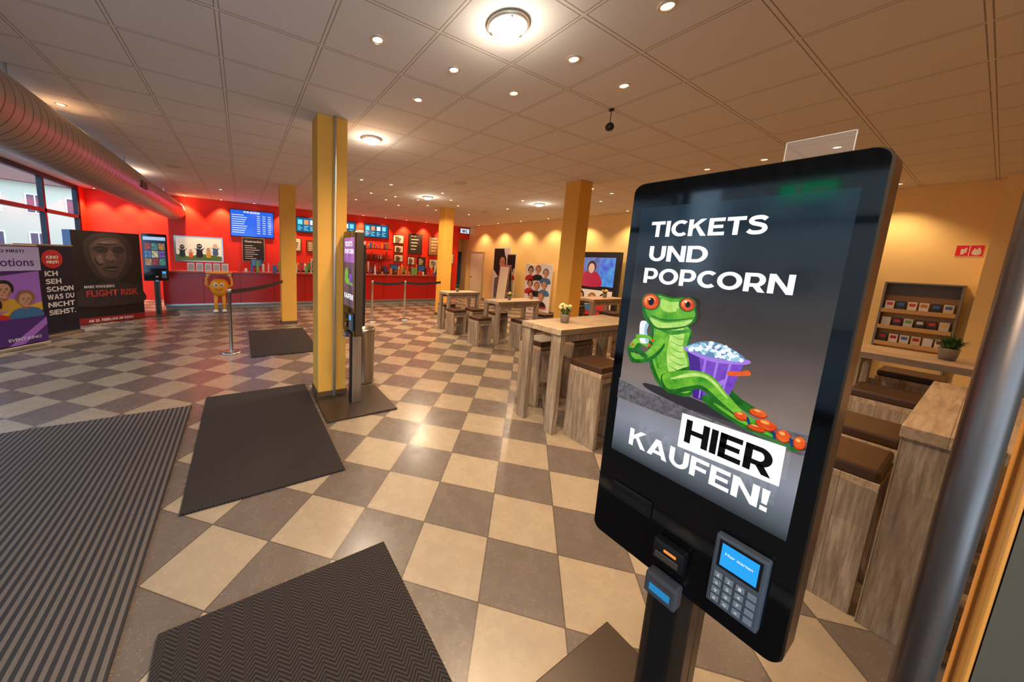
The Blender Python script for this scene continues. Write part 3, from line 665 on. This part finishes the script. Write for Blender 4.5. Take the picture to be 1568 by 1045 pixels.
for x0,x1,z0,z1,b in ((5.21,5.78,1.6,2.33,PDK),(6.05,6.62,1.59,2.3,PBR),(4.62,5.04,1.94,2.25,PAP),(4.67,5.03,1.62,1.88,PAP),(4.67,5.03,1.3,1.56,PAP),(6.8,7.2,1.3,1.7,PAP),(5.2,5.5,1.2,1.5,PAP),(5.6,5.95,1.15,1.5,PDK),(6.1,6.5,1.1,1.45,PAP),(1.3,1.6,1.5,1.9,PAP),(1.75,2.05,1.5,1.85,PBR)):
    e,y=sign("framed_notice",x0,x1,z0,z1,Y1,BLKP,b,d=.02)
    w=x1-x0
    for i in range(5): rect("notice_line",x0+w*.2,x0+w*(.55+.25*((i*3)%4)/4),z1-.1-i*(z1-z0)*.16,z1-.07-i*(z1-z0)*.16,y,PAP if b!=PAP else PDK,e)
e,y=sign("wc_sign",7.42,7.88,2.5,2.72,Y1,BLKP,scr("wc_face",(220,235,245),.9)); blocktext("wc","WC",7.52,2.55,.26,.11,y,BLKP,e)
e=empty("door_1"); box("leaf",7.42,7.88,11.72,11.76,0,1.8,mat("door_blue",(40,80,130),.4),e,.003); box("handle",7.48,7.54,11.69,11.72,.85,.87,STEEL,e)
# ------------------------------------------------------------------ yellow right wall items (face x=7.9)
def onright(name,y,z=0,x=X1): return empty(name,(x,y,z),-math.pi/2)
e=onright("door_2",10.6); box("leaf",-.38,.38,-.04,-.005,.001,1.78,mat("door_white",(224,212,186),.5),e,.003); boxes("trim",[(-.43,-.381,-.05,-.001,.001,1.83),(.381,.43,-.05,-.001,.001,1.83),(-.381,.381,-.05,-.001,1.781,1.83)],mat("door_trim",(200,180,140),.5),e); box("handle",-.34,-.24,-.07,-.045,.84,.86,STEEL,e)
def poster(name,parent,x0,x1,z0,z1,y,bg,shapes):
    rect(name,x0,x1,z0,z1,y,bg,parent)
    for i,(P,m) in enumerate(shapes): flat("art_%d"%i,P,y-.001*(i+1),m,parent)
SKIN=mat("art_skin",(206,150,116),.6); INK=mat("art_ink",(24,22,24),.6); REDI=mat("art_red",(196,34,34),.6); WI=mat("art_white",(232,228,220),.6); GI=mat("art_grey",(110,104,100),.6); SKD=mat("art_skin_shade",(156,100,76),.6); TEE=mat("art_shirt",(60,110,150),.6); TEE2=mat("art_shirt_mustard",(214,160,50),.6)
def face(cx,cz,r,skin,hair,shirt=None):
    P=[]
    if shirt: P.append((smoothpts([(cx-r*1.7,cz-r*2.6),(cx-r*1.5,cz-r*1.5),(cx-r*.4,cz-r*1.05),(cx+r*.4,cz-r*1.05),(cx+r*1.5,cz-r*1.5),(cx+r*1.7,cz-r*2.6)],4),shirt)); P.append(([(cx-r*.3,cz-r*1.3),(cx+r*.3,cz-r*1.3),(cx+r*.3,cz-r*.7),(cx-r*.3,cz-r*.7)],SKD))
    P+=[(smoothpts([(cx-r*.9,cz-r*.2),(cx-r*.95,cz+r*.7),(cx-r*.3,cz+r*1.35),(cx+r*.5,cz+r*1.3),(cx+r*.98,cz+r*.6),(cx+r*.85,cz-r*.3),(cx,cz+r*.2)],5),hair),
        (smoothpts([(cx-r*.7,cz+r*.2),(cx-r*.6,cz-r*.55),(cx,cz-r*1.02),(cx+r*.6,cz-r*.55),(cx+r*.7,cz+r*.2),(cx+r*.4,cz+r*.85),(cx-r*.35,cz+r*.9)],5),skin),
        (smoothpts([(cx+r*.25,cz-r*.85),(cx+r*.6,cz-r*.5),(cx+r*.68,cz+r*.2),(cx+r*.48,cz-r*.2)],4),SKD),
        (ell(cx-r*.3,cz+r*.12,r*.13,r*.06,8),INK),(ell(cx+r*.3,cz+r*.12,r*.13,r*.06,8),INK),
        (ell(cx-r*.3,cz+r*.3,r*.2,r*.04,8),hair),(ell(cx+r*.3,cz+r*.3,r*.2,r*.04,8),hair),
        (ell(cx+r*.04,cz-r*.16,r*.1,r*.16,8),SKD),(ell(cx,cz-r*.5,r*.28,r*.1,10),REDI),(ell(cx,cz-r*.48,r*.2,r*.04,8),WI)]
    return P
e=onright("film_poster_banner",8.95,0,7.70); box("board",-.42,.42,0,.02,.0,1.95,WI,e); 
poster("print",e,-.4,.4,.05,1.93,-.002,WI,[([(-.4,1.93),(.1,1.93),(.25,1.4),(-.05,.9),(-.4,1.2)],INK)]+face(.05,1.45,.2,SKIN,INK)+[([(-.3,.9),(.3,1.1),(.35,.3),(-.3,.2)],GI)])
e=onright("film_poster_stand",8.35,0,7.6); box("board",-.2,.2,0,.02,.0,1.75,WI,e); poster("print",e,-.19,.19,.05,1.72,-.002,PAP,[([(-.19,1.72),(.19,1.72),(.19,1.3),(-.19,1.1)],INK)]+face(0,1.2,.11,SKIN,INK,REDI))
e=onright("advertising_standee",7.1,0,7.55); slab("board",[(-.5,.0),(.5,.0),(.52,1.45),(.2,1.5),(-.1,1.42),(-.5,1.48)],0,.03,WI,e)
k=0
for i,(a,b) in enumerate([(-.3,1.25),(0,1.28),(.3,1.2),(-.28,.85),(0,.8),(.28,.85),(-.2,.5),(.2,.5)]):
    for P,m in face(a,b,.11,SKIN,(INK,PBR,GI)[i%3],(REDI,INK,TEE)[i%3]): k+=1; flat("portrait",P,-.002-.0003*k,m,e)
text("title","BERLIN VEREIST",-.45,.16,.9,.08,-.034,REDI,e,.03); text("title2","AB JETZT",-.3,.05,.6,.07,-.034,REDI,e,.03)
e=onright("a_frame_sign",8.05,0,6.95); 
bm=bmesh.new(); addbox(bm,-.24,.24,-.01,.01,.02,1.4,.004,Matrix.Rotation(math.radians(-6),4,'X')); bmobj("panel_front",bm,STEEL,e)
bm=bmesh.new(); addbox(bm,-.24,.24,-.01,.01,.02,1.4,.004,Matrix.Translation((0,.32,0))@Matrix.Rotation(math.radians(6),4,'X')); bmobj("panel_rear",bm,STEEL,e)
o=rect("paper",-.2,.2,.12,1.34,0,PAP,e); o.rotation_euler=(math.radians(-6),0,0); o.location=(0,-.013,0)
e=onright("digital_display_totem",5.15,0,7.35)
slab("housing",roundrect(-.66,.66,.12,1.83,.02),0,.08,BLKP,e); box("plinth",-.4,.4,-.12,.2,0,.119,BLKP,e,.006)
poster("screen",e,-.6,.55,1.02,1.70,-.003,scrn("tv_bg",(60,90,150),(120,150,200),4),[([(-.6,1.02),(-.2,1.02),(-.3,1.7),(-.6,1.7)],scr("tv_a",(210,60,120))),([(.1,1.02),(.55,1.02),(.55,1.7),(.2,1.7)],scrn("tv_b",(40,60,190),(90,170,220),5)),(smoothpts([(-.35,1.02),(-.28,1.3),(-.05,1.38),(.16,1.3),(.24,1.02)],4),scr("tv_shirt",(180,40,60))),(ell(-.05,1.47,.12,.15),scr("tv_hair",(60,30,20))),(ell(-.05,1.44,.085,.12),scr("tv_skin",(224,170,140)))])
poster("lower_print",e,-.6,.55,.3,.92,-.003,WI,[([(-.6,.3),(.55,.3),(.55,.42),(-.6,.5)],REDI)]+face(-.3,.72,.12,SKIN,INK,INK)+face(.05,.70,.11,SKIN,PBR,TEE)+face(.35,.72,.1,SKIN,INK,REDI))
text("lower_text","KINO",-.5,.34,.4,.09,-.05,WI,e,.03)
e=onright("fire_extinguisher_sign",.285,0); rect("plate",-.095,.095,1.85,1.985,-.004,mat("sign_red",(214,30,26),.4,0,.15),e)
boxes("border",[(-.098,.098,-.0055,-.001,1.985,1.99),(-.098,.098,-.0055,-.001,1.845,1.85),(-.003,.003,-.0055,-.001,1.85,1.985)],WI,e)
flat("flame",smoothpts([(.025,1.87),(.075,1.87),(.08,1.92),(.062,1.96),(.05,1.93),(.035,1.95),(.02,1.91)],4),-.006,WI,e)
rect("cylinder",-.06,-.035,1.87,1.94,-.006,WI,e); rect("hose",-.033,-.018,1.89,1.955,-.006,WI,e)
e=onright("leaflet_shelf",.545)
GR=mat("shelf_grey",(124,120,116),.5); WP=mat("shelf_back_wood",(206,160,96),.5)
boxes("frame",[(-.31,-.29,-.16,-.002,.0,1.46),(.29,.31,-.16,-.002,.0,1.46),(-.31,.31,-.16,-.002,1.4605,1.48)],GR,e)
box("back_panel",-.289,.289,-.02,-.003,.55,1.46,WP,e)
boxes("shelves",[(-.289,.289,-.16,-.021,z,z+.02) for z in (.60,.83,1.06)],WP,e); boxes("lips",[(-.289,.289,-.168,-.161,z,z+.055) for z in (.60,.83,1.06)],WP,e)
box("header",-.289,.289,-.05,-.021,1.30,1.459,mat("hdr",(100,94,90),.5),e)
random.seed(11)
for r,z in enumerate((.621,.851,1.081)):
    for i in range(6):
        x=-.27+i*.092; cc=random.choice(gm); box("leaflet_%d_%d"%(r,i),x,x+.075,-.12,-.10,z,z+.14,random.choice([WI,WI,WI,WI,gm[4],PAP]),e); rect("leaflet_print_%d_%d"%(r,i),x+.012,x+.063,z+.08,z+.12,-.1215,cc,e)
# ------------------------------------------------------------------ left banners
def rollup(name,ax,ay,bx,by,h):
    ang=math.atan2(by-ay,bx-ax); w=math.hypot(bx-ax,by-ay); e=empty(name,(ax,ay,0),ang)
    box("base",0,w,-.07,.07,0,.05,STEEL,e,.008); box("top_rail",0,w,-.012,.012,h-.02,h,STEEL,e,.003); box("banner",.005,w-.005,-.003,.003,.051,h-.021,mat("banner_back",(60,60,60),.6),e); box("support_pole",w/2-.01,w/2+.01,.02,.04,.05,h-.02,STEEL,e)
    return e,w
PURP=mat("banner_purple",(74,36,110),.45); LIL=mat("banner_lilac",(170,110,200),.45); YL=mat("banner_yellow",(228,176,44),.45); NAV=mat("banner_navy",(14,20,44),.45)
e,w=rollup("purple_rollup_banner",-2.88,6.37,-2.45,6.96,1.41)
poster("print",e,.01,w-.01,.06,1.38,-.005,PURP,[([(.01,.95),(w-.01,1.05),(w-.01,.62),(.01,.42)],LIL),([(.01,.42),(w-.01,.62),(w-.01,.5),(.01,.28)],YL)]+face(.34,.80,.10,SKIN,INK,TEE2)+face(.54,.66,.095,SKIN,PBR,TEE)+face(.2,.60,.095,SKIN,INK,REDI))
poster("lower_field",e,.01,w-.01,.06,.42,-.05,PURP,[([(.3,.06),(w-.01,.4),(w-.01,.3),(.45,.06)],LIL)])
rect("header_bar",.01,w-.01,1.06,1.38,-.05,mat("hdr_lil",(206,186,220),.5),e)
text("t1","KINO FIRST!",.2,1.30,.36,.04,-.052,INK,e,.02); text("t2","Emotions",.15,1.12,.5,.11,-.052,PURP,e,.01); text("t3","EVENT.KINO",.3,.12,.34,.04,-.054,WI,e,.02)
e,w=rollup("black_rollup_banner",-2.72,7.10,-2.33,7.74,1.42)
poster("print",e,.01,w-.01,.06,1.38,-.005,NAV,[(ell(.45,1.2,.14,.14),REDI)])
blocktext("disc","KINO",.37,1.2,.16,.05,-.008,WI,e); text("disc2","FIRST!",.37,1.13,.16,.045,-.008,WI,e,.04)
for i,s in enumerate(["ICH","SEH","SCHON","WAS DU","NICHT","SIEHST."]): blocktext("slogan_%d"%i,s,.33,.94-i*.12,None if len(s)<5 else .37,.078,-.008,WI,e)
ax,ay,bx,by=-2.50,8.28,-1.72,8.86; ang=math.atan2(by-ay,bx-ax); w=math.hypot(bx-ax,by-ay)
e=empty("film_standee_box",(ax,ay,0),ang)
box("carton",0,w,0,.28,0.001,1.68,mat("std_black",(20,18,20),.4),e)
rect("front_print",.0,w,.12,1.68,-.003,mat("std_front",(30,22,24),.35),e)
rect("footer",.0,w,.01,.12,-.003,mat("std_red",(150,26,22),.4),e)
def m_face(name,c1,c2):
    m=mat(name,c1,.45); N=NT(m); obj,x,y,z=N.coords(); n=N.noise(obj,7,6,.7); n=N.math('MULTIPLY_ADD',N.math('SUBTRACT',n,.5),3,.5); N.l(N.mix(N.math('MINIMUM',N.math('MAXIMUM',n,0),1),L(c1),L(c2)),N.b.inputs["Base Color"]); return m
S1=m_face("std_face",(58,42,38),(88,64,56)); S2=m_face("std_face_shadow",(36,28,27),(54,40,37)); S3=m_face("std_face_light",(78,58,50),(112,86,74))
k=0
for P,m in [(smoothpts([(.14,1.40),(.22,1.58),(.44,1.665),(.7,1.62),(.84,1.42),(.82,1.12),(.70,.86),(.50,.76),(.32,.84),(.18,1.1)],5),S2),
            (smoothpts([(.22,1.35),(.32,1.52),(.52,1.58),(.68,1.52),(.75,1.3),(.68,1.02),(.56,.84),(.4,.86),(.28,1.06)],5),S1),
            (smoothpts([(.27,1.37),(.37,1.41),(.46,1.37),(.45,1.30),(.34,1.29)],4),S2),(smoothpts([(.54,1.37),(.63,1.41),(.72,1.36),(.68,1.29),(.56,1.30)],4),S2),
            (smoothpts([(.27,1.395),(.37,1.425),(.47,1.385),(.37,1.40)],4),INK),(smoothpts([(.53,1.385),(.63,1.425),(.72,1.39),(.63,1.40)],4),INK),
            (ell(.38,1.335,.03,.012,10),INK),(ell(.62,1.335,.03,.012,10),INK),
            (smoothpts([(.48,1.34),(.52,1.34),(.57,1.18),(.5,1.14),(.43,1.18)],4),S3),(ell(.465,1.165,.014,.01,8),INK),(ell(.535,1.165,.014,.01,8),INK),
            (smoothpts([(.38,1.03),(.5,1.05),(.62,1.03),(.5,1.0)],4),INK),(smoothpts([(.40,1.0),(.5,1.005),(.6,1.0),(.5,.975)],4),S3),(smoothpts([(.34,1.48),(.5,1.53),(.62,1.49),(.48,1.46)],4),S3),(smoothpts([(.29,1.22),(.37,1.24),(.39,1.12),(.33,1.1)],4),S3),
            (smoothpts([(.02,.62),(.2,.7),(.45,.78),(.8,.7),(w-.03,.6),(w-.03,.34),(.02,.34)],4),S2)]:
    k+=1; flat("face_art",P,-.003-.001*k,m,e)
text("actor","MARK WAHLBERG",.1,.66,.42,.05,-.022,mat("std_txt",(210,200,196),.5),e,.02)
text("film_title","FLIGHT RISK",.12,.50,.76,.12,-.022,mat("std_ttl",(176,54,44),.4),e,.03)
text("date","AB 20. FEBRUAR IM KINO",.12,.035,.66,.05,-.005,WI,e,.02)
s=empty("side_print_group",(0,.28,0),-math.pi/2); s.parent=e
rect("side_print",0,.28,.01,1.68,-.003,mat("std_blue",(30,80,130),.4),s); text("side_title","FLIGHT RISK",.07,.3,.16,1.1,-.006,mat("std_ttl2",(190,60,50),.4),s,.03,vert=True)
# ------------------------------------------------------------------ mascot with tray
OY=mat("mascot_yellow",(240,160,30),.35)
e=empty("mascot_tray_figure",(-.45,9.25,0))
lathe("body",[(.0001,-.2),(.08,-.185),(.15,-.12),(.185,-.03),(.19,.05),(.16,.14),(.09,.2),(.0001,.215)],OY,e,32,(0,0,.58))
for sx in (-1,1):
    lathe("eye",[(.0001,-.045),(.03,-.035),(.042,0),(.03,.035),(.0001,.045)],WHITE,e,16,(.06*sx,-.155,.66)); lathe("pupil",[(.0001,-.02),(.016,-.012),(.016,.012),(.0001,.02)],BLKP,e,12,(.055*sx,-.19,.655))
    tube("leg_%d"%(sx+2),[(.07*sx,0,.42),(.08*sx,0,.25),(.08*sx,-.01,.06)],.035,OY,e,14,[.045,.038,.032])
    bm=bmesh.new(); bmesh.ops.create_uvsphere(bm,u_segments=16,v_segments=10,radius=1,matrix=Matrix.Translation((.085*sx,-.04,.04))@Matrix.Diagonal((.055,.09,.038,1))); bmobj("shoe",bm,mat("shoe_white",(230,225,215),.4),e,smooth=True)
    tube("arm_%d"%(sx+2),[(.17*sx,0,.58),(.25*sx,-.02,.66),(.24*sx,-.02,.78),(.2*sx,-.02,.86)],.025,OY,e,12,[.035,.03,.026,.028])
    bm=bmesh.new(); bmesh.ops.create_uvsphere(bm,u_segments=14,v_segments=10,radius=1,matrix=Matrix.Translation((.2*sx,-.02,.875))@Matrix.Diagonal((.045,.045,.028,1))); bmobj("glove",bm,WHITE,e,smooth=True)
tube("smile",[(-.07,-.185,.57),(-.03,-.2,.545),(.03,-.2,.545),(.07,-.185,.57)],.008,REDI,e,8)
lathe("tray",[(.0001,0),(.25,0),(.26,.01),(.26,.03),(.245,.03),(.24,.015),(.0001,.015)],OY,e,40,(0,0,.905))
# ------------------------------------------------------------------ entrance door handle tube & jamb on the near right
e=empty("door_pull_handle")
tube("tube",[(.9,-.015,.02),(.9,-.015,2.3)],.02,mat("handle_steel",(120,108,102),.36,.85),e,28)
for z in (.5,1.43,2.1): box("bracket",.905,.948,-.028,-.006,z-.012,z+.012,STEEL,e,.002)
e=empty("door_frame"); box("post",.95,1.03,-.061,-.0445,0,CZ,mat("frame_ochre",(222,152,58),.4),e,.003); box("stop",.935,.95,-.056,-.048,0,CZ,mat("frame_ochre2",(176,112,40),.4),e,.002)
box("wall_entrance_stub",.95,1.03,Y0,-.062,0,CZ,GREYW)
e=empty("emergency_exit_sign",(-1.9,.85,2.13)); box("housing",-.02,.02,-.16,.16,-.07,.07,WHITE,e,.004)
GE=scr("exit_green",(30,220,150),3.5); box("face",.0205,.0225,-.15,.15,-.06,.06,GE,e); box("arrow",.0228,.0235,-.12,-.02,-.012,.012,SW,e); box("runner",.0228,.0235,.03,.06,-.045,.045,SW,e)
tube("rod",[(0,0,.07),(0,0,CZ-2.13)],.006,STEEL,e,8)
# ------------------------------------------------------------------ outside
box("street_ground",-40,X0-.1,-30,40,-.25,-.05,mat("asphalt_street",(110,112,116),.9))
def house(name,loc,rz,w,dp,h,wallc,roofc):
    e=empty(name,loc,rz); HW=mat(name+"_wall",wallc,.8)
    box("body",-w/2,w/2,0,dp,0,h,HW,e)
    bm=bmesh.new(); v=[bm.verts.new(p) for p in ((-w/2-.3,-.4,h),(w/2+.3,-.4,h),(w/2+.3,dp+.4,h),(-w/2-.3,dp+.4,h),(-w/2-.3,dp/2,h+dp*.4),(w/2+.3,dp/2,h+dp*.4))]
    for f in ((0,1,5,4),(2,3,4,5),(0,4,3),(1,2,5),(0,3,2,1)): bm.faces.new([v[i] for i in f])
    bmobj("roof",bm,mat(name+"_roof",roofc,.8),e)
    n=int(w/1.6); WG=mat("house_window",(60,72,90),.5)
    for fl in range(int(h/2.4)):
        for i in range(n):
            x=-w/2+w*(i+.5)/n; z=.7+fl*2.4
            box("window_frame",x-.42,x+.42,-.03,-.001,z,z+1.25,WHITE,e); rect("window_pane",x-.34,x+.34,z+.08,z+1.17,-.035,WG,e); rect("mullion",x-.03,x+.03,z,z+1.25,-.04,WHITE,e)
house("neighbouring_house",(-13,15,-.05),math.radians(65),14,8,4.9,(214,214,212),(84,72,70))
house("corner_house",(-12,32,-.05),math.radians(30),14,8,5.0,(206,196,172),(110,70,60))
house("opposite_house",(-14,0,-.05),math.radians(90),12,8,5.2,(190,182,172),(90,76,72))
# ------------------------------------------------------------------ world
w=bpy.data.worlds.new("daylight"); sc.world=w; w.use_nodes=True; nt=w.node_tree; bg=nt.nodes["Background"]
bg.inputs[0].default_value=(.55,.76,1,1); bg.inputs[1].default_value=3.4
# ------------------------------------------------------------------ camera
cam=bpy.data.cameras.new("camera"); co=bpy.data.objects.new("camera",cam); COL.objects.link(co)
F=Vector((.5117,.8479,-.1392)).normalized(); R=Vector((.8587,-.5102,.0487)); R=(R-F*R.dot(F)).normalized(); U=R.cross(F)
M=Matrix(((R.x,U.x,-F.x,0),(R.y,U.y,-F.y,0),(R.z,U.z,-F.z,1.5),(0,0,0,1)))
co.matrix_world=M
cam.sensor_width=36; cam.lens=512.4/1568*36; cam.shift_x=(784-677.1)/1568; cam.shift_y=-(522.5-467.9)/1568
cam.clip_start=.02; cam.clip_end=200
sc.camera=co
sc.view_settings.view_transform='Standard'; sc.view_settings.look='None'; sc.view_settings.exposure=.25
